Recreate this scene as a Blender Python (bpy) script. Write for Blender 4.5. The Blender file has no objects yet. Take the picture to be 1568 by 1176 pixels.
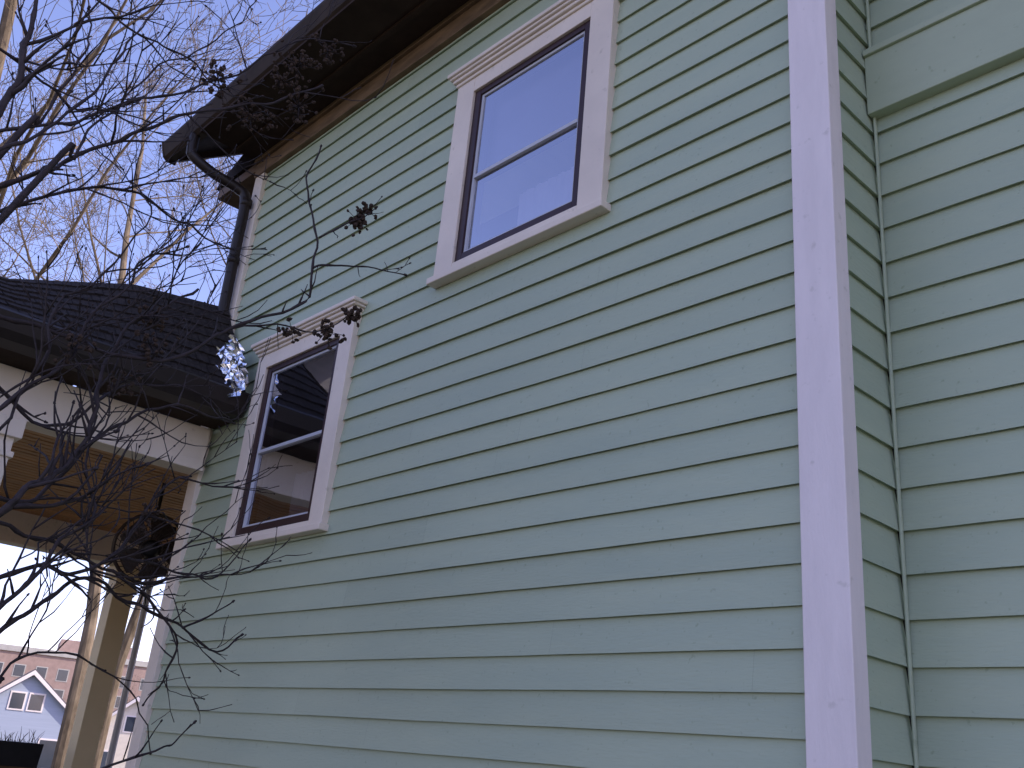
import bpy, math, random, bmesh
from mathutils import Vector as V, Matrix, noise
random.seed(7)
R=random.random
def U(a,b): return a+(b-a)*R()
scene=bpy.context.scene
# ---------------------------------------------------------------- materials
def mk(name,col,rough=.6,scale=4,amt=.15,bump=0.0,bscale=60,stretch=(1,1,1),spec=.3,col2=None,metal=0,dirt=None):
    m=bpy.data.materials.new(name); m.use_nodes=True
    nt=m.node_tree; N=nt.nodes; L=nt.links; b=N['Principled BSDF']
    b.inputs['Roughness'].default_value=rough; b.inputs['Metallic'].default_value=metal
    b.inputs['Specular IOR Level'].default_value=spec
    tc=N.new('ShaderNodeTexCoord'); mp=N.new('ShaderNodeMapping'); mp.inputs['Scale'].default_value=stretch
    L.new(tc.outputs['Object'],mp.inputs['Vector'])
    n=N.new('ShaderNodeTexNoise'); n.inputs['Scale'].default_value=scale; n.inputs['Detail'].default_value=6
    n.inputs['Roughness'].default_value=.62
    L.new(mp.outputs[0],n.inputs['Vector'])
    cr=N.new('ShaderNodeValToRGB'); c2=col2 or tuple(c*(1-2*amt) for c in col)
    cr.color_ramp.elements[0].position=.3; cr.color_ramp.elements[0].color=(*c2,1)
    cr.color_ramp.elements[1].position=.7; cr.color_ramp.elements[1].color=(*col,1)
    L.new(n.outputs[0],cr.inputs[0]); out=cr.outputs[0]
    if dirt:
        s=N.new('ShaderNodeTexNoise'); s.inputs['Scale'].default_value=dirt[3]; s.inputs['Detail'].default_value=3
        L.new(tc.outputs['Object'],s.inputs['Vector'])
        r=N.new('ShaderNodeValToRGB'); r.color_ramp.elements[0].position=.66; r.color_ramp.elements[1].position=.75
        r.color_ramp.elements[0].color=(0,0,0,1); r.color_ramp.elements[1].color=(.4,.4,.4,1)
        L.new(s.outputs[0],r.inputs[0])
        mx=N.new('ShaderNodeMixRGB'); L.new(r.outputs[0],mx.inputs[0]); L.new(out,mx.inputs[1]); mx.inputs[2].default_value=(*dirt[:3],1)
        out=mx.outputs[0]
    L.new(out,b.inputs['Base Color'])
    if bump:
        n2=N.new('ShaderNodeTexNoise'); n2.inputs['Scale'].default_value=bscale; n2.inputs['Detail'].default_value=5
        L.new(mp.outputs[0],n2.inputs['Vector'])
        bp=N.new('ShaderNodeBump'); bp.inputs['Strength'].default_value=bump; bp.inputs['Distance'].default_value=.004
        L.new(n2.outputs[0],bp.inputs['Height']); L.new(bp.outputs[0],b.inputs['Normal'])
    return m
GC=(.435,.495,.345); GC2=(.385,.455,.33)
def siding_mat():
    m=mk('green_siding_paint',GC,.5,1.3,.05,.4,26,(1,1,5),.35,GC2,dirt=(.20,.25,.15,55))
    nt=m.node_tree; N=nt.nodes; L=nt.links; b=N['Principled BSDF']
    src=b.inputs['Base Color'].links[0].from_socket
    at=N.new('ShaderNodeAttribute'); at.attribute_name='tint'
    hs=N.new('ShaderNodeHueSaturation'); L.new(src,hs.inputs['Color'])
    ma=N.new('ShaderNodeMath'); ma.operation='MULTIPLY_ADD'; ma.inputs[1].default_value=.06; ma.inputs[2].default_value=.97
    L.new(at.outputs['Fac'],ma.inputs[0]); L.new(ma.outputs[0],hs.inputs['Value'])
    L.new(hs.outputs[0],b.inputs['Base Color'])
    return m
M={}
M['siding']=siding_mat()
M['white']=mk('white_trim_paint',(.86,.76,.73),.45,3,.05,.3,30,(6,6,1),.4,dirt=(.5,.44,.38,24))
M['cream']=mk('cream_trim_paint',(.84,.73,.60),.5,3,.07,.3,30,(1,1,1),.35,dirt=(.45,.38,.28,26))
M['brown']=mk('brown_sash_paint',(.045,.020,.020),.4,8,.15,.1,60)
M['alum']=mk('white_storm_frame',(.55,.56,.60),.35,8,.05)
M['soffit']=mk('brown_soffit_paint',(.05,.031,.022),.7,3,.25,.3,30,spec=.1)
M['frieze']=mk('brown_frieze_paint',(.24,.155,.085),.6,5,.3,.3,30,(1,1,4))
M['gutter']=mk('dark_gutter_metal',(.052,.035,.024),.6,6,.25,spec=.12)
M['pipe']=mk('dark_downspout_metal',(.028,.020,.017),.45,6,.2,spec=.3)
M['shingle']=mk('dark_asphalt_shingle',(.052,.043,.040),.9,30,.3,.8,200,spec=.1)
M['ceil']=mk('stained_beadboard',(.66,.34,.14),.5,5,.22,.2,40,(1,.3,1))
M['yellow']=mk('yellow_column_paint',(.74,.61,.36),.5,3,.05)
M['cgreen']=mk('green_band_paint',GC,.5,3,.04,.4,18,(1,1,3),dirt=(.20,.25,.15,40))
M['foil']=mk('aluminum_foil_metal',(.85,.87,.92),.15,8,.05,.4,40,spec=.5,metal=1)
M['bark']=mk('tan_bark',(.27,.205,.14),.9,5,.4,.8,30,(1,1,.3),.1)
M['twig']=mk('dark_shrub_bark',(.055,.042,.042),.7,40,.25,spec=.2)
M['seed']=mk('dry_seed_pod',(.075,.048,.034),.9,60,.3)
M['fan']=mk('brown_fan_plastic',(.045,.03,.024),.5,20,.2)
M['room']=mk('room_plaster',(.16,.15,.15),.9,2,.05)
M['curtain']=mk('pale_curtain',(.80,.74,.70),.9,2,.06)
M['shade']=mk('gray_roller_shade',(.34,.32,.36),.9,2,.06)
M['grass']=mk('winter_lawn',(.20,.17,.10),.95,.35,.3,.8,30,col2=(.09,.10,.045))
M['bounce']=mk('bounce_slab_surface',(.10,.095,.09),.9,1.2,.12,.5,60)  # surface of the added slab, tone set for bounce light
M['bluehouse']=mk('blue_gray_siding',(.36,.40,.50),.7,1,.05,.5,3,(.2,.2,6))
M['droof']=mk('gray_roof_shingle',(.13,.12,.13),.9,4,.2)
M['brick']=mk('weathered_brick_wall',(.40,.28,.24),.9,1.2,.12,.5,8)
M['concrete']=mk('concrete_band',(.5,.47,.43),.9,1,.1)
M['dglass']=mk('dark_window_glass',(.05,.06,.08),.1,1,.1,spec=.8)
M['black']=mk('black_painted_metal',(.02,.02,.022),.5,10,.2)
M['stone']=mk('neighbor_gray_siding',(.13,.12,.115),.7,1,.1,.5,3,(.2,.2,6))
def glassmat():
    m=bpy.data.materials.new('window_glass'); m.use_nodes=True
    nt=m.node_tree; N=nt.nodes; L=nt.links; N.remove(N['Principled BSDF']); o=N['Material Output']
    g=N.new('ShaderNodeBsdfGlossy'); g.inputs['Roughness'].default_value=.02; g.inputs['Color'].default_value=(.93,.93,1,1)
    t=N.new('ShaderNodeBsdfTransparent'); t.inputs['Color'].default_value=(.80,.83,.93,1)
    fr=N.new('ShaderNodeFresnel'); fr.inputs['IOR'].default_value=1.9
    ma=N.new('ShaderNodeMath'); ma.operation='MULTIPLY_ADD'; ma.inputs[1].default_value=1.6; ma.inputs[2].default_value=.26; ma.use_clamp=True
    L.new(fr.outputs[0],ma.inputs[0])
    tc=N.new('ShaderNodeTexCoord'); n=N.new('ShaderNodeTexNoise'); n.inputs['Scale'].default_value=2.2; n.inputs['Detail'].default_value=1
    L.new(tc.outputs['Object'],n.inputs['Vector'])
    bp=N.new('ShaderNodeBump'); bp.inputs['Strength'].default_value=.4; bp.inputs['Distance'].default_value=.01
    L.new(n.outputs[0],bp.inputs['Height']); L.new(bp.outputs[0],g.inputs['Normal'])
    x=N.new('ShaderNodeMixShader'); L.new(ma.outputs[0],x.inputs[0]); L.new(t.outputs[0],x.inputs[1]); L.new(g.outputs[0],x.inputs[2])
    L.new(x.outputs[0],o.inputs['Surface']); return m
M['glass']=glassmat()
# ---------------------------------------------------------------- helpers
def empty(name,loc=(0,0,0)):
    e=bpy.data.objects.new(name,None); e.location=loc; scene.collection.objects.link(e); return e
def obj(name,verts,faces,mat,parent=None,smooth=False):
    me=bpy.data.meshes.new(name); me.from_pydata([tuple(v) for v in verts],[],faces); me.update()
    for k in (mat if isinstance(mat,list) else [mat]): me.materials.append(M[k])
    if smooth: me.polygons.foreach_set('use_smooth',[True]*len(me.polygons))
    o=bpy.data.objects.new(name,me); scene.collection.objects.link(o)
    if parent: o.parent=parent
    return o
def boxes(name,bl,mat,parent=None,bevel=0.0):
    vs=[];fs=[]
    for (x0,x1,y0,y1,z0,z1) in bl:
        k=len(vs)
        vs+=[(x0,y0,z0),(x1,y0,z0),(x1,y1,z0),(x0,y1,z0),(x0,y0,z1),(x1,y0,z1),(x1,y1,z1),(x0,y1,z1)]
        fs+=[(k,k+3,k+2,k+1),(k+4,k+5,k+6,k+7),(k,k+1,k+5,k+4),(k+1,k+2,k+6,k+5),(k+2,k+3,k+7,k+6),(k+3,k,k+4,k+7)]
    o=obj(name,vs,fs,mat,parent)
    if bevel:
        b=o.modifiers.new('b','BEVEL'); b.width=bevel; b.segments=2; b.limit_method='ANGLE'
    return o
def prism(name,poly,axis,a0,a1,mat,parent=None):
    def P(p,a):
        return {'x':(a,p[0],p[1]),'y':(p[0],a,p[1]),'z':(p[0],p[1],a)}[axis]
    n=len(poly); vs=[P(p,a0) for p in poly]+[P(p,a1) for p in poly]
    fs=[tuple(range(n)),tuple(range(2*n-1,n-1,-1))]+[(i,i+n,(i+1)%n+n,(i+1)%n) for i in range(n)]
    return obj(name,vs,fs,mat,parent)
def tube(vs,fs,pts,rad,sides=5,cap=True):
    base=len(vs); n=len(pts); up=V((.13,.21,.97))
    for i,p in enumerate(pts):
        t=(pts[min(i+1,n-1)]-pts[max(i-1,0)])
        if t.length<1e-6: t=V((0,0,1))
        t.normalize(); a=t.cross(up)
        if a.length<.05: a=t.cross(V((1,0,0)))
        a.normalize(); b=t.cross(a)
        for s in range(sides):
            g=2*math.pi*s/sides
            vs.append(p+(a*math.cos(g)+b*math.sin(g))*rad[i])
    for i in range(n-1):
        for s in range(sides):
            s2=(s+1)%sides
            fs.append((base+i*sides+s,base+i*sides+s2,base+(i+1)*sides+s2,base+(i+1)*sides+s))
    if cap:
        fs.append(tuple(base+s for s in range(sides))[::-1]); fs.append(tuple(base+(n-1)*sides+s for s in range(sides)))
def siding(name,org,du,dn,ulen,z0,exp,n,holes=(),lap=.011,parent=None,seg=.12,mat='siding',seed=0):
    rs=random.Random(seed); vs=[];fs=[];tint=[]
    du=V(du);dn=V(dn);org=V(org)
    def piece(u0,u1,za,zb,zc,tn):
        m=max(1,int((u1-u0)/seg)); base=len(vs)
        for i in range(m+1):
            u=u0+(u1-u0)*i/m
            w=noise.noise(V((u*.9,zc*7.3,seed)))*.0028+noise.noise(V((u*6,zc*7.3,seed+3)))*.0012
            w2=noise.noise(V((u*1.1,zc*5.1,seed+9)))*.004
            for zz in (za,zb):
                f=(zz-zc)/exp; dd=-lap*f
                vs.append(org+du*u+dn*(dd+w2*(1-f))+V((0,0,zz+(w if zz==zc else 0))))
            vs.append(org+du*u+dn*(-lap*1.75)+V((0,0,za+(w if za==zc else 0)+.0085)))
        for i in range(m):
            b=base+i*3
            fs.append((b,b+3,b+4,b+1)); tint.append(tn)
            fs.append((b,b+2,b+5,b+3)); tint.append(tn*.2)  # undersides toned slightly darker: lap shade put into the colour
    for k in range(n):
        zc=z0+k*exp; zt=zc+exp+.0075
        u=-rs.uniform(0,2.5); joints=[]
        while u<ulen:
            u+=rs.uniform(2.2,4.4); joints.append(u)
        us=[0]+[j for j in joints if 0.1<j<ulen-.1]+[ulen]
        for a,b in zip(us[:-1],us[1:]):
            tn=rs.random()
            segs=[(a+.0002,b-.0002)]
            for (h0,h1,hz0,hz1) in holes:
                if hz0<zt and hz1>zc:
                    ns=[]
                    for (s0,s1) in segs:
                        if s1<=h0 or s0>=h1: ns.append((s0,s1)); continue
                        if s0<h0: ns.append((s0,h0))
                        if s1>h1: ns.append((h1,s1))
                        m0=max(s0,h0);m1=min(s1,h1)
                        if zc<hz0: piece(m0,m1,zc,hz0,zc,tn)
                        if zt>hz1: piece(m0,m1,hz1,zt,zc,tn)
                    segs=ns
            for (s0,s1) in segs: piece(s0,s1,zc,zt,zc,tn)
    o=obj(name,vs,fs,mat,parent)
    at=o.data.attributes.new('tint','FLOAT','FACE'); at.data.foreach_set('value',tint)
    return o
# ================================================================= HOUSE
house=empty('green_clapboard_house')
XL=-5.13; XC=-1.19
holes=[(-3.06-XL,-2.19-XL,3.50,4.55),(-4.60-XL,-3.77-XL,2.45,3.50)]
siding('main_wall_siding',(XL,0,0),(1,0,0),(0,-1,0),(-1.32-XL),.10,.11,45,holes,lap=.013,parent=house,seed=1)
siding('return_wall_siding',(XC-.012,.05,0),(0,1,0),(1,0,0),.26,.131,.1228,45,lap=.013,parent=house,seed=2)
siding('right_wall_siding_lower',(XC-.02,.30,0),(1,0,0),(0,-1,0),5.2,.131,.1228,29,lap=.014,parent=house,seed=3)
siding('right_wall_siding_upper',(XC-.02,.30,0),(1,0,0),(0,-1,0),5.2,3.89,.1228,12,lap=.014,parent=house,seed=4)
boxes('belly_band_board',[(XC-.015,4.0,.262,.32,3.625,3.86),(XC-.015,4.0,.25,.31,3.86,3.885)],'cgreen',house,.003)
boxes('inner_corner_bead',[(XC-.01,XC-.001,.286,.30,0,5.2)],'cgreen',house,.004)
boxes('corner_board',[(-1.325,XC,-.022,.052,0,5.1)],'white',house,.003)
boxes('corner_board_far',[(-5.245,XL,-.02,.1,0,4.96)],'cream',house,.003)
boxes('foundation',[(-5.2,XC-.02,.02,.2,-.2,.12),(XC-.02,4,.33,.5,-.2,.15)],'concrete',house)
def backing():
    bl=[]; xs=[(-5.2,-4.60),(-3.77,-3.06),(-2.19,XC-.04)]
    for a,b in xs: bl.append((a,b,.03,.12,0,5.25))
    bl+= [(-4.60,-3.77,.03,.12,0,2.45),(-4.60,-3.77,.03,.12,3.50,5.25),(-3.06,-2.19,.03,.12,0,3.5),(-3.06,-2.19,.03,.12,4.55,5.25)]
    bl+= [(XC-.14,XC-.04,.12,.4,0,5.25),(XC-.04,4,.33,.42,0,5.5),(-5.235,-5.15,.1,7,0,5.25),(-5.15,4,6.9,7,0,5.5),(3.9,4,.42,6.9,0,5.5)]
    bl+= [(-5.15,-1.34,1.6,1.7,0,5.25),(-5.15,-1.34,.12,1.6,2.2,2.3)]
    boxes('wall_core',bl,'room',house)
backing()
siding('front_wall_siding',(-5.237,7,0),(0,-1,0),(-1,0,0),6.9,.10,.11,46,parent=house,seed=5,seg=1)
def window(pref,cx0,cx1,cz0,cz1,sx0,sx1,sz0,sz1,rail,shades):
    w=empty(pref); w.parent=house
    boxes('casing',[(cx0,sx0,-.028,.02,cz0+.03,cz1),(sx1,cx1,-.028,.02,cz0+.03,cz1),(sx0,sx1,-.0275,.02,sz1,cz1),(sx0,sx1,-.0275,.02,cz0+.03,sz0)],'cream',w,.003)
    boxes('sill',[(cx0-.02,cx1+.02,-.048,.01,cz0,cz0+.032)],'cream',w,.004)
    a,b=cx0,cx1
    boxes('crown_moulding',[(a-.008,b+.008,-.038,.01,cz1,cz1+.018),(a-.018,b+.018,-.052,.01,cz1+.018,cz1+.036),
        (a-.03,b+.03,-.064,.01,cz1+.036,cz1+.05),(a-.04,b+.04,-.075,.01,cz1+.05,cz1+.072)],'cream',w,.005)
    t=.042
    boxes('brown_frame',[(sx0,sx0+t,-.014,.05,sz0,sz1),(sx1-t,sx1,-.014,.05,sz0,sz1),(sx0+t,sx1-t,-.0135,.05,sz1-.03,sz1),(sx0+t,sx1-t,-.0135,.05,sz0,sz0+t),
        (sx0+t,sx1-t,.022,.05,rail-.012,rail+.028)],'brown',w,.002)
    ix0,ix1=sx0+t,sx1-t; iz0,iz1=sz0+t,sz1-.03; q=.013
    boxes('storm_frame',[(ix0,ix0+q,-.004,.012,iz0,iz1),(ix1-q,ix1,-.004,.012,iz0,iz1),(ix0+q,ix1-q,-.0035,.012,iz1-q,iz1),(ix0+q,ix1-q,-.0035,.012,iz0,iz0+q),
        (ix0+q,ix1-q,-.006,.012,rail-.009,rail+.009)],'alum',w,.0015)
    boxes('inner_dark_sash',[(ix0+q,ix0+q+.012,.014,.05,iz0,iz1),(ix1-q-.012,ix1-q,.014,.05,iz0,iz1)],'brown',w)
    obj('glass_upper',[(ix0,.004,rail),(ix1,.004,rail),(ix1,.004,iz1),(ix0,.004,iz1)],[(0,1,2,3)],'glass',w)
    obj('glass_lower',[(ix0,.009,iz0),(ix1,.009,iz0),(ix1,.009,rail),(ix0,.009,rail)],[(0,1,2,3)],'glass',w)
    for (c0,c1,z0,z1,yy,am,mt) in shades:
        vs=[];fs=[]; n=60
        for i in range(n+1):
            x=c0+(c1-c0)*i/n; y=yy+am*(.016*math.sin(i*.9)+.01*math.sin(i*2.3))
            vs+=[(x,y,z0),(x,y,z1)]
        for i in range(n): fs.append((2*i,2*i+2,2*i+3,2*i+1))
        obj('curtain',vs,fs,mt,w,True)
window('upper_window',-3.12,-2.12,3.475,4.56,-2.995,-2.248,3.545,4.48,3.985,[(-3.02,-2.2,4.02,4.5,.085,.0,'shade'),(-2.80,-2.2,3.5,3.92,.16,.3,'curtain')])
window('lower_window',-4.65,-3.72,2.425,3.51,-4.55,-3.832,2.485,3.425,2.935,[(-4.42,-3.98,2.4,2.85,.2,1,'shade')])
# eave
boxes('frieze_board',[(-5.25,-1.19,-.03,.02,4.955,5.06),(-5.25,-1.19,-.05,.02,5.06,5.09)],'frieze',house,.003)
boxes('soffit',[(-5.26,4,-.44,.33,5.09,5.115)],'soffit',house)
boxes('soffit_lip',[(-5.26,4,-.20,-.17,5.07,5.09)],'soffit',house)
gp=[(-.375,5.215),(-.375,5.115),(-.43,5.10),(-.455,5.12),(-.47,5.16),(-.485,5.20),(-.485,5.22),(-.468,5.22),(-.46,5.17),(-.44,5.13),(-.385,5.13),(-.385,5.215)]
prism('eave_gutter',gp,'x',-5.76,4,'gutter',house)
prism('gutter_end_cap',[(-.37,5.22),(-.37,5.10),(-.43,5.095),(-.46,5.12),(-.49,5.21),(-.49,5.22)],'x',-5.775,-5.76,'gutter',house)
prism('roof_slab',[(-.40,5.13),(-.40,5.24),(3.5,8.1),(7.4,5.24),(7.4,5.13),(3.5,7.95)],'x',-5.74,4.3,'shingle',house)
prism('rake_board',[(-.37,5.10),(-.37,5.20),(3.5,8.04),(3.5,7.84)],'x',-5.72,-5.69,'soffit',house)
prism('gable_wall',[(.1,5.2),(3.5,7.8),(6.9,5.2)],'x',-5.22,-5.15,'siding',house)
prism('cornice_return',[(-.02,5.02),(-.02,5.09),(.05,5.11),(6.5,5.11),(6.5,5.02)],'x',-5.80,-5.245,'frieze',house)
prism('cornice_return_cap',[(-5.84,5.112),(-5.80,5.15),(-5.24,5.36),(-5.24,5.112)],'y',-.03,6.5,'soffit',house)
vs=[];fs=[]
def smooth_path(P,k=6):
    out=[]; P=[V(p) for p in P]; Q=[P[0]*2-P[1]]+P+[P[-1]*2-P[-2]]
    for i in range(1,len(Q)-2):
        a,b,c,d=Q[i-1:i+3]
        for j in range(k):
            t=j/k
            out.append(.5*((2*b)+(c-a)*t+(2*a-5*b+4*c-d)*t*t+(3*b-a-3*c+d)*t**3))
    out.append(P[-1]); return out
pp=smooth_path([(-5.36,-.43,5.12),(-5.36,-.43,5.02),(-5.35,-.41,4.96),(-5.30,-.28,4.88),(-5.24,-.12,4.82),(-5.21,-.07,4.74),(-5.205,-.065,4.4),(-5.20,-.06,4.0),(-5.195,-.06,3.84)],5)
tube(vs,fs,pp,[.034]*len(pp),12)
for z in (4.70,4.28):
    tube(vs,fs,[V((-5.205,-.063,z)),V((-5.205,-.063,z+.05))],[.038,.038],12)
obj('downspout',vs,fs,'pipe',house,True)
# --------------------------------------------------------------- porch
eave=[V((-4.74,-.02,3.30)),V((-4.76,-.6,3.30)),V((-4.78,-1.2,3.30)),V((-4.8,-2.6,3.30))]
top=[V((-5.20,-.03,3.98)),V((-5.42,-.54,4.00)),V((-6.05,-1.08,4.01)),V((-6.2,-2.6,4.01))]
def LP(Pl,s):
    s=max(0,min(2.9999,s*3)); i=int(s); return Pl[i].lerp(Pl[i+1],s-i)
vs=[];fs=[]
rows=9; tabs=44
for r in range(rows):
    for j in range(tabs):
        s0=(j+(.5 if r%2 else 0))/tabs; s1=s0+.93/tabs
        if s1>1: continue
        t0=r/rows-.006*R(); t1=(r+1.15)/rows
        a,b=LP(eave,s0),LP(eave,s1); c,d=LP(top,s1),LP(top,s0)
        p=[a.lerp(d,t0),b.lerp(c,t0),b.lerp(c,min(t1,1)),a.lerp(d,min(t1,1))]
        nn=(p[1]-p[0]).cross(p[3]-p[0]).normalized()
        if nn.x<0: nn=-nn
        o=.012+.006*R(); k=len(vs)
        vs+=[p[0]+nn*o,p[1]+nn*o,p[2]+nn*.002,p[3]+nn*.002,p[0]-nn*.002,p[1]-nn*.002]
        fs+=[(k,k+1,k+2,k+3),(k,k+4,k+5,k+1)]
base=len(vs); n=30
for i in range(n+1):
    vs+=[LP(eave,i/n),LP(top,i/n),V((-8.6,LP(top,i/n).y,4.1))]
for i in range(n):
    k=base+3*i; fs+=[(k,k+3,k+4,k+1),(k+1,k+4,k+5,k+2)]
obj('porch_roof_shingles',vs,fs,'shingle',house)
prism('porch_roof_back',[(-8.6,3.2),(-8.6,4.1),(-5.3,4.1),(-5.3,3.3)],'y',0.02,5.0,'shingle',house)
prism('porch_gutter',[(-4.86,3.17),(-4.86,3.30),(-4.715,3.315),(-4.70,3.30),(-4.72,3.22),(-4.75,3.18)],'y',-2.7,-.012,'pipe',house)
boxes('porch_soffit',[(-5.07,-4.86,-2.7,-.012,3.17,3.19)],'soffit',house)
boxes('porch_beam',[(-5.19,-5.07,-2.7,-.03,2.97,3.165),(-5.205,-5.055,-2.7,-.03,2.91,2.97),(-8.25,-8.1,-2.7,5,2.80,3.05),(-8.09,-5.25,-2.7,-2.55,2.85,3.05)],'cream',house,.004)
bl=[]; x=-8.1
while x<-5.25:
    bl.append((x,x+.062,-2.55,5,3.045+.003*R(),3.075)); x+=.078
boxes('porch_ceiling_boards',bl,'ceil',house,.003)
boxes('porch_ceiling_cover',[(-8.3,-5.2,-2.7,5,3.08,3.17)],'soffit',house)
def column(x,y,w,z0,z1,mat):
    boxes('porch_column',[(x-w/2,x+w/2,y-w/2,y+w/2,z0,z1),(x-w*.68,x+w*.68,y-w*.68,y+w*.68,z1-.10,z1-.002),(x-w*.6,x+w*.6,y-w*.6,y+w*.6,z1-.2,z1-.17),(x-w*.68,x+w*.68,y-w*.68,y+w*.68,z0,z0+.2)],mat,house,.004)
column(-8.17,.87,.17,.45,2.80,'yellow')
column(-8.17,-2.0,.17,.45,2.80,'yellow')
column(-8.17,4.6,.17,.45,2.80,'yellow')
column(-5.13,-1.10,.15,.45,2.91,'cream')
column(-5.13,-2.5,.15,.45,2.91,'cream')
vs=[];fs=[]
tube(vs,fs,[V((-8.2,1.12,2.8)),V((-8.2,1.12,.4))],[.028,.028],8)
obj('porch_downspout',vs,fs,'alum',house)
boxes('porch_floor',[(-8.3,-5.26,-2.7,5,.35,.45)],'frieze',house)
bl=[(-8.2,-8.12,-1.95,.78,1.16,1.21),(-8.19,-8.13,-1.95,.78,.6,.64)]
y=-1.85
while y<.75: bl.append((-8.175,-8.145,y,y+.03,.64,1.16)); y+=.12
boxes('porch_railing',bl,'frieze',house)
# crumpled foil at the roof/wall joint
bm=bmesh.new(); bmesh.ops.create_grid(bm,x_segments=14,y_segments=24,size=.5)
for v in bm.verts:
    x,y=v.co.x,v.co.y
    w=.22*(1+.35*noise.noise(V((y*5,0,2)))); 
    z=.06*noise.noise(V((x*4,y*6,1)))+.045*noise.noise(V((x*11,y*14,5)))
    v.co=V((x*w,z-.02,y*.42+.03*noise.noise(V((x*6,3,1)))))
me=bpy.data.meshes.new('aluminum_foil'); bm.to_mesh(me); bm.free(); me.materials.append(M['foil'])
fo=bpy.data.objects.new('aluminum_foil',me); scene.collection.objects.link(fo)
fo.location=(-4.80,-.11,3.43); fo.rotation_euler=(math.radians(-10),math.radians(-30),math.radians(22))
# porch fan: round wire cage with blades, hung from the ceiling
fan=empty('porch_fan',(-6.0,.157,2.60)); fan.scale=(1.08,1.08,1.08)
fd=V((.93,-.33,-.15)).normalized(); fan.rotation_euler=fd.to_track_quat('Z','Y').to_euler()
vs=[];fs=[]
def ring(r,z,t,n=32,s=5): tube(vs,fs,[V((r*math.cos(2*math.pi*g/n),r*math.sin(2*math.pi*g/n),z)) for g in range(n+1)],[t]*(n+1),s,False)
ring(.20,0,.011); ring(.20,.03,.006); ring(.20,-.05,.006)
for r,z in ((.17,.05),(.135,.062),(.10,.07),(.065,.074)): ring(r,z,.003,28,4)
for j in range(36):
    g=j*math.pi/18
    pts=[V((r*math.cos(g+.5*(.2-r)*6),r*math.sin(g+.5*(.2-r)*6),z)) for r,z in ((.20,.03),(.17,.05),(.135,.062),(.10,.07),(.05,.075))]
    tube(vs,fs,pts,[.0028]*5,3,False)
obj('cage',vs,fs,'fan',fan)
vs=[];fs=[]
for j in range(5):
    g=j*1.2566
    for (r,w0,z) in ((.03,.40,0),(.10,.50,0),(.165,.52,0),(.185,.38,0)):
        for sg in (-1,1): vs.append((r*math.cos(g+sg*w0),r*math.sin(g+sg*w0),.01*sg))
    k=len(vs)-8
    for i in range(3): fs.append((k+2*i,k+2*i+1,k+2*i+3,k+2*i+2))
obj('blades',vs,fs,'fan',fan)
vs=[];fs=[]
tube(vs,fs,[V((0,0,-.14)),V((0,0,-.10)),V((0,0,-.02)),V((0,0,.06)),V((0,0,.078))],[.03,.06,.065,.045,.03],14)
obj('motor_hub',vs,fs,'black',fan,True)
vs=[];fs=[]
tube(vs,fs,[V((-6.06,.18,2.62)),V((-6.07,.18,2.8)),V((-6.07,.18,3.05))],[.012]*3,6)
mt=obj('ceiling_mount',vs,fs,'black',fan)
bpy.context.view_layer.update()
mt.matrix_parent_inverse=fan.matrix_world.inverted()
# planter on rail
pl=empty('railing_planter',(-8.16,.15,1.21))
prism('box',[(-.08,0),(.08,0),(.11,.17),(-.11,.17)],'y',-.42,.38,'black',pl)
vs=[];fs=[]
for i in range(120):
    p=V((U(-.08,.08),U(-.4,.36),.15)); d=V((U(-.6,.6),U(-.6,.6),1)).normalized(); L=U(.04,.16)
    tube(vs,fs,[p,p+d*L*.6,p+d*L+V((0,0,-.02))],[.003,.002,.001],3)
obj('dead_plants',vs,fs,'seed',pl)
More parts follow.
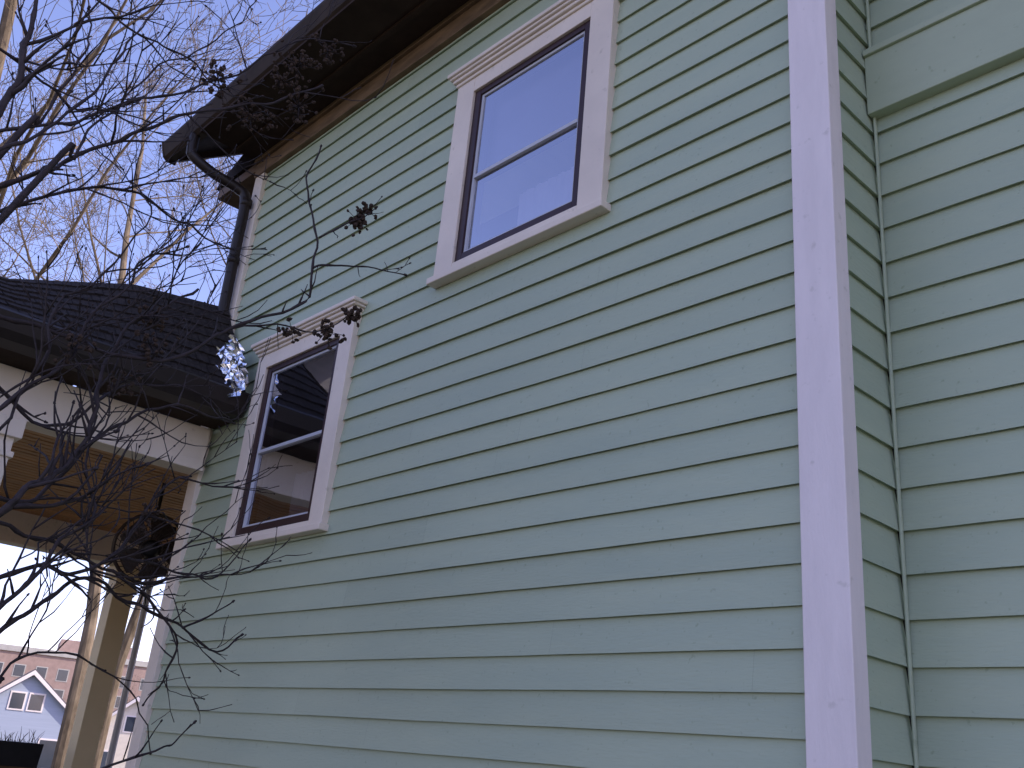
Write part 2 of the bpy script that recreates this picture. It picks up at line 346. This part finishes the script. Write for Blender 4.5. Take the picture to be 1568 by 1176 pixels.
# ================================================================= SHRUB
def P(s): return [V([float(c)/100 for c in q.split(',')]) for q in s.split()]
BR=[
(.0045,"-305,-187,319 -302,-173,329 -302,-162,337 -298,-149,351 -294,-135,362 -290,-122,375 -284,-109,391 -281,-97,404 -277,-80,410"),
(.0065,"-310,-181,302 -305,-171,312 -305,-164,318 -306,-160,326 -301,-149,337 -297,-139,346 -292,-129,356 -284,-114,364 -279,-103,372 -275,-93,382"),
(.009,"-244,-196,288 -244,-193,294 -244,-192,303 -244,-192,313 -245,-193,324 -245,-194,335"),
(.0045,"-285,-186,302 -285,-175,316 -284,-166,335 -285,-160,355 -288,-155,374 -289,-150,396"),
(.005,"-332,-175,304 -328,-161,319 -329,-150,328 -329,-135,335 -332,-121,338 -336,-107,337 -339,-92,337 -344,-82,342"),
(.004,"-302,-173,329 -303,-169,348 -305,-166,365 -310,-166,383 -318,-169,401"),
(.004,"-328,-168,408 -329,-154,403 -329,-141,403 -327,-125,402 -329,-112,398 -328,-99,399"),
(.004,"-298,-195,347 -300,-180,345 -303,-165,342 -305,-155,347 -304,-140,352"),
(.0035,"-297,-162,321 -302,-158,336 -303,-150,352 -304,-144,371 -301,-131,387 -297,-119,407 -298,-115,428"),
(.006,"-317,-169,269 -313,-153,268 -312,-141,268 -308,-124,267 -304,-111,270 -301,-102,280 -303,-96,286 -299,-86,294 -292,-73,304 -293,-72,319 -295,-72,334 -300,-74,347 -304,-76,361 -303,-74,378"),
(.0035,"-291,-73,318 -289,-63,323 -288,-52,326 -283,-37,328"),
(.003,"-292,-73,332 -289,-66,339 -286,-59,345 -285,-54,352"),
(.003,"-310,-93,290 -302,-79,294 -298,-67,296 -295,-58,300 -291,-52,310"),
(.005,"-303,-163,232 -302,-154,243 -303,-145,255 -303,-141,275 -302,-132,288 -307,-129,301 -305,-117,311"),
(.008,"-299,-155,196 -299,-147,214 -305,-139,221 -311,-133,230 -313,-129,249 -320,-128,265 -322,-122,283 -321,-111,295 -323,-102,307"),
(.006,"-317,-152,213 -321,-137,217 -323,-128,233 -325,-117,248 -324,-101,260 -326,-83,262 -333,-71,264"),
(.005,"-332,-162,256 -336,-141,245 -341,-129,248 -340,-119,263 -341,-106,271 -339,-87,274 -343,-70,269"),
(.006,"-313,-148,186 -316,-134,195 -322,-120,196 -324,-107,205 -331,-100,218 -333,-91,235 -340,-81,242"),
(.006,"-315,-141,172 -319,-131,181 -324,-122,191 -330,-111,196 -336,-96,193 -342,-81,191 -349,-68,189 -354,-50,183 -358,-39,191"),
(.0035,"-344,-70,188 -346,-59,194 -349,-51,201"),
(.004,"-333,-101,207 -336,-88,206 -338,-74,206 -341,-62,207 -339,-53,223"),
(.005,"-319,-150,206 -320,-134,205 -325,-123,204 -327,-106,199 -331,-92,195 -337,-74,182 -353,-69,170 -370,-67,161"),
(.0035,"-344,-89,138 -340,-73,146 -345,-64,148 -349,-56,157"),
(.004,"-304,-159,223 -302,-152,252 -308,-150,275 -309,-139,292 -307,-130,319 -322,-135,336"),
(.006,"-294,-149,170 -300,-145,180 -302,-138,191 -305,-132,202 -307,-124,212 -315,-128,232 -319,-126,247"),
(.0035,"-338,-128,163 -341,-118,172 -345,-101,172 -349,-81,164 -361,-63,145"),
]
shrub=empty('bare_shrub',(0,0,0))
vs=[];fs=[];sv=[];sf=[]
def blob(vv,ff,c,r,el=1.3,d=V((0,0,1))):
    k=len(vv); a=d.orthogonal().normalized(); b=d.cross(a)
    vv.append(c-d*r*el)
    for t in (-.4,.45):
        rr=r*math.sqrt(1-t*t)*U(.8,1.15)
        for s in range(5):
            g=s*1.2566+t; vv.append(c+d*(r*el*t)+(a*math.cos(g)+b*math.sin(g))*rr)
    vv.append(c+d*r*el)
    for s in range(5):
        s2=(s+1)%5
        ff.append((k,k+1+s2,k+1+s)); ff.append((k+1+s,k+1+s2,k+6+s2,k+6+s)); ff.append((k+6+s,k+6+s2,k+11))
def twig(p,d,L,r,lv,bud=.4):
    n=max(3,int(L/.045)); pts=[p.copy()]; q=p.copy(); d=d.normalized()
    for i in range(n):
        d=(d+V((U(-.24,.24),U(-.24,.24),U(-.16,.26)))).normalized(); q=q+d*L/n
        if q.y>-.25: q.y=-.25
        pts.append(q.copy())
        if lv<2 and i>0 and R()<(.42 if lv==0 else .25):
            dd=(d+V((U(-.9,.9),U(-.9,.9),U(-.5,.8)))*.9).normalized()
            twig(q,dd,L*U(.3,.6),r*.68,lv+1,bud)
    rad=[max(.0013,r*(1-.6*i/n)) for i in range(n+1)]
    rad=[x*(1.3 if (i%3==1) else 1) for i,x in enumerate(rad)]
    tube(vs,fs,pts,rad,5 if lv==0 else 4)
    if R()<bud: blob(vs,fs,pts[-1],max(.0035,r*1.1)*U(.8,1.3),1.6,d)
def cluster(c,n,s):
    for i in range(n):
        o=V((random.gauss(0,s),random.gauss(0,s),random.gauss(0,s)))
        d=V((U(-1,1),U(-1,1),U(-1,1))).normalized()
        blob(sv,sf,c+o,U(.005,.010),1.5,d)
        if R()<.6: tube(vs,fs,[c,c+o*.6,c+o],[.0014]*3,3)
for bi,(r,s) in enumerate(BR):
    r*=1.3
    pts=smooth_path(P(s),5)
    pts=[p+V((noise.noise(p*11),noise.noise(p*11+V((5,5,5))),noise.noise(p*11+V((9,1,3)))))*.018 for p in pts]
    n=len(pts); rad=[max(.0022,r*(1-.6*i/n))*(1.3 if i%6==3 else 1) for i in range(n)]
    tube(vs,fs,pts,rad,7)
    blob(vs,fs,pts[-1],.006,1.7,(pts[-1]-pts[-2]).normalized())
    onwall = bi in (9,10,11,12,19,22)
    low = bi in (13,14,15,16,17,21,23,24)
    for i in range(2,n-1):
        t=(pts[i+1]-pts[i]).normalized()
        pr=.14 if (onwall and pts[i].y>-1.0) else (.55 if low else .30)
        if R()<pr:
            d=(t*.7+V((U(-.8,.8),U(-.8,.8),U(-.5,.9)))).normalized()
            L=U(.08,.42)*(.5 if onwall else 1)
            if pts[i].y>-.75: L*=.5
            twig(pts[i],d,L,rad[i]*.62,0 if not onwall else 1)
    if low:
        for k in range(2):
            i=int(U(2,n-3)); twig(pts[i],(V((U(-.3,.3),U(-.3,1),U(-.3,1)))).normalized(),U(.3,.55),.0038,0)
for c,n,s in [((-2.88,-.60,3.44),46,.022),((-2.86,-.57,3.49),18,.015),((-2.96,-.60,2.98),34,.024),((-2.91,-.53,3.06),26,.02),((-3.0,-.72,2.94),20,.018),
      ((-2.83,-1.0,3.90),40,.035),((-2.80,-.9,4.02),34,.03),((-2.86,-1.12,3.62),46,.04),((-2.9,-1.25,3.72),40,.035),((-2.78,-.98,3.70),36,.035),((-2.80,-1.05,3.78),30,.03),((-3.21,-1.15,2.88),26,.03),((-3.05,-1.2,2.72),22,.03),((-3.2,-1.2,2.62),22,.03),((-3.32,-.98,2.2),22,.03),((-3.0,-1.45,2.6),18,.025)]:
    cluster(V(c),n,s)
root=V((-3.05,-2.25,0))
for (r,s) in BR:
    p0=P(s)[0]; p1=P(s)[1]
    if p0.y>-1.25 or p0.z>4: continue
    a=V((p0.x-.05+U(-.1,.1),-2.25+.1*R(),p0.z*.5)); 
    pts=smooth_path([root+V((U(-.1,.1),U(-.05,.05),0)),a,p0-(p1-p0)*.4+V((0,-.05,-.05)),p0],6)
    m=len(pts); tube(vs,fs,pts,[.02*(1-i/m)+r*1.3*(i/m) for i in range(m)],6)
obj('branches',vs,fs,'twig',shrub,True)
obj('seed_clusters',sv,sf,'seed',shrub)
# ================================================================= TREES
def make_tree(name,H,r0,seed,kids=(11,6,5,4),lean=(0,0),first=.28,mat='bark'):
    rs=random.Random(seed); vs=[];fs=[]
    def g(p,d,L,r,lv):
        n=[18,8,6,4,3][lv]; pts=[p];q=p;rad=[r]
        nk=0 if lv>=len(kids) else kids[lv]
        for i in range(n):
            wob=[.08,.18,.24,.28,.3][lv]
            d=(d+V((rs.uniform(-wob,wob),rs.uniform(-wob,wob),rs.uniform(-wob,wob)+[.03,.07,.06,.05,.04][lv]))).normalized()
            q=q+d*L/n; pts.append(q); rad.append(max(r*(1-.8*(i+1)/n)*(rs.uniform(.9,1.1) if lv==0 else 1),.0045))
        for k in range(nk):
            t=rs.uniform(first if lv==0 else .2,1); i=min(n-1,int(t*n)); pp=pts[i].lerp(pts[i+1],t*n-i)
            dd=(pts[i+1]-pts[i]).normalized(); a=dd.orthogonal().normalized(); a=Matrix.Rotation(rs.uniform(0,6.28),3,dd)@a
            ang=math.radians(rs.uniform(28,60)); nd=dd*math.cos(ang)+a*math.sin(ang)
            g(pp,nd,L*rs.uniform(.30,.52)*(1-.35*t),max(rad[i]*rs.uniform(.25,.42),.005),lv+1)
        tube(vs,fs,pts,rad,[9,6,4,3,3][lv],lv<2)
    g(V((0,0,-.3)),V((lean[0],lean[1],1)).normalized(),H,r0,0)
    me=bpy.data.meshes.new(name); me.from_pydata([tuple(v) for v in vs],[],fs); me.update(); me.materials.append(M[mat]); return me
def gz(x,y):
    t=max(0,min(1,(-x-12)/50)); t=t*t*(3-2*t); return -4*t
treeA=make_tree('bare_tree_a',21,.20,3,(22,8,5,4),(.02,.0),.22)
treeB=make_tree('bare_tree_b',18,.15,8,(20,8,5,4),(.06,.05),.2)
treeC=make_tree('bare_tree_c',18,.15,12,(20,7,5,4),(-.05,.05),.2)
treeD=make_tree('bare_tree_d',17,.18,21,(16,7,4),(-.05,.05),.2)
def put(me,x,y,s,rz,name='bare_tree',parent=None):
    o=bpy.data.objects.new(name,me); scene.collection.objects.link(o); o.location=(x,y,gz(x,y)); o.scale=(s,s,s); o.rotation_euler=(0,0,rz)
    if parent: o.parent=parent
    return o
put(treeA,-17.3,.9,1.05,0)
put(treeB,-24,6.5,1.25,1)
put(treeC,-30,3.5,1.4,2)
put(treeB,-33,11,1.4,4)
put(treeD,-20.5,-16.5,.8,.5)
wood=empty('distant_bare_woodland')
rs=random.Random(5)
for i in range(26):
    x=-rs.uniform(60,150); y=-x*rs.uniform(.05,.65)-4
    if x>-90 and abs(y-27)<11: continue
    put(treeD,x,y,rs.uniform(.5,.8),rs.uniform(0,6),'woodland_tree',wood)
# ================================================================= distant buildings
def simple_house(name,x,y,w,d,zb,ze,za,rz,wall,roof,wins):
    h=empty(name,(x,y,0)); h.rotation_euler=(0,0,rz)
    prism('walls',[(-w/2,zb),(w/2,zb),(w/2,ze),(0,za),(-w/2,ze)],'x',-d,0,wall,h)
    e=.35; th=.22; sl=(za-ze)/(w/2)
    prism('roof',[(-w/2-e,ze-e*sl),(-w/2-e,ze-e*sl+th),(0,za+th),(w/2+e,ze-e*sl+th),(w/2+e,ze-e*sl),(0,za)],'x',-d-.4,.4,roof,h)
    prism('barge_boards',[(-w/2-e,ze-e*sl-.12),(-w/2-e,ze-e*sl+.10),(0,za+.12),(w/2+e,ze-e*sl+.10),(w/2+e,ze-e*sl-.12),(0,za-.22)],'x',.405,.46,'white',h)
    boxes('window_frames',[(-.0,.06,a-.12,b+.12,c-.12,dd+.12) for a,b,c,dd in wins],'white',h)
    boxes('window_panes',[(.05,.08,a,b,c,dd) for a,b,c,dd in wins],'dglass',h)
    return h
simple_house('blue_gray_house',-80,23.6,8.4,11,-5,1.9,5.3,-.25,'bluehouse','droof',[(-1.1,-.2,2.6,3.7),(.2,1.1,2.6,3.7),(-3,-1.9,-1.6,.6),(1.6,2.9,-1.6,.6),(-3,-1.9,-4.4,-2.6),(1.6,2.9,-4.4,-2.6)])
simple_house('white_gable_house',-88,35.5,7,9,-5,1.6,4.6,-.5,'cream','droof',[(-.6,.6,1.8,3),(-2.4,-1.2,-1.6,0),(1.2,2.4,-1.6,0)])
simple_house('neighbor_house',-17,-8.3,7.6,9,-1,7.2,10.6,0,'stone','droof',[(-2.5,-1.5,4.5,6.2),(1.5,2.5,4.5,6.2),(-2.5,-1.5,1,2.8),(1.5,2.5,1,2.8)])
ap=empty('brick_apartment_building',(-170,62,0)); ap.rotation_euler=(0,0,-.3)
boxes('walls',[(-18,0,-17,17,-6,12.5),(-14,-2,-6,6,12.5,15.5)],'brick',ap)
boxes('bands',[(-18.3,.3,-17.3,17.3,12.5,13.4),(-18.1,.1,-17.1,17.1,4.4,4.8)],'concrete',ap)
wl=[];wf=[]
for fz in range(5):
    for k in range(10):
        y=-15.2+k*3.3; z=-4+fz*3.2; wl.append((.02,.06,y,y+1.5,z,z+1.7)); wf.append((0,.04,y-.15,y+1.65,z-.15,z+1.85))
boxes('window_frames',wf,'concrete',ap); boxes('window_panes',wl,'dglass',ap)
# ground
vs=[];fs=[]; xs=[-900,-500,-300,-200,-150,-110,-80]+[-62+2*i for i in range(0,26)]+[-8,0,20,60,150,400,900]; ys=[-900,-400,-150,-60,-20,0,20,60,150,400,900]
for x in xs:
    for y in ys: vs.append((x,y,gz(x,y)))
ny=len(ys)
for i in range(len(xs)-1):
    for j in range(ny-1): fs.append((i*ny+j,(i+1)*ny+j,(i+1)*ny+j+1,i*ny+j+1))
obj('ground',vs,fs,'grass',None,True)
boxes('bounce_slab',[(-9,14,-7,-2.6,-.1,.012)],'bounce')  # added slab out of view, shapes light bounced onto the wall
# ================================================================= light, camera
el=math.radians(38); az=math.atan2(.6,.55)
w=bpy.data.worlds.new('World'); scene.world=w; w.use_nodes=True; nt=w.node_tree
sk=nt.nodes.new('ShaderNodeTexSky'); sk.sky_type='NISHITA'; sk.sun_disc=False; sk.sun_elevation=el; sk.sun_rotation=az
sk.air_density=1.0; sk.dust_density=.5; sk.ozone_density=2.0
tn=nt.nodes.new('ShaderNodeMixRGB'); tn.blend_type='MULTIPLY'; tn.inputs[0].default_value=1; tn.inputs[2].default_value=(1.28,1.0,1.2,1)
nt.links.new(sk.outputs[0],tn.inputs[1])
bg=nt.nodes['Background']; bg.inputs['Strength'].default_value=.28; nt.links.new(tn.outputs[0],bg.inputs[0])
sd=bpy.data.lights.new('sun','SUN'); sd.energy=4.8; sd.angle=math.radians(.5); sd.color=(1,.92,.80)
so=bpy.data.objects.new('sun',sd); scene.collection.objects.link(so)
dirv=V((math.sin(az)*math.cos(el),math.cos(az)*math.cos(el),math.sin(el)))
so.rotation_euler=dirv.to_track_quat('Z','Y').to_euler(); so.location=(0,0,20)
cd=bpy.data.cameras.new('camera'); co=bpy.data.objects.new('camera',cd); scene.collection.objects.link(co); scene.camera=co
cd.sensor_width=36; cd.lens=33.75; cd.clip_start=.05; cd.clip_end=3000
rt=V((.6894,.7191,.0881)); dn=V((-.2138,.3181,-.9236)); fw=V((-.6922,.6179,.3730))
m=Matrix.Identity(4)
for i in range(3): m[i][0]=rt[i]; m[i][1]=-dn[i]; m[i][2]=-fw[i]
m.translation=V((0,-2.279,1.5)); co.matrix_world=m
scene.view_settings.view_transform='Standard'; scene.view_settings.look='None'; scene.view_settings.exposure=0
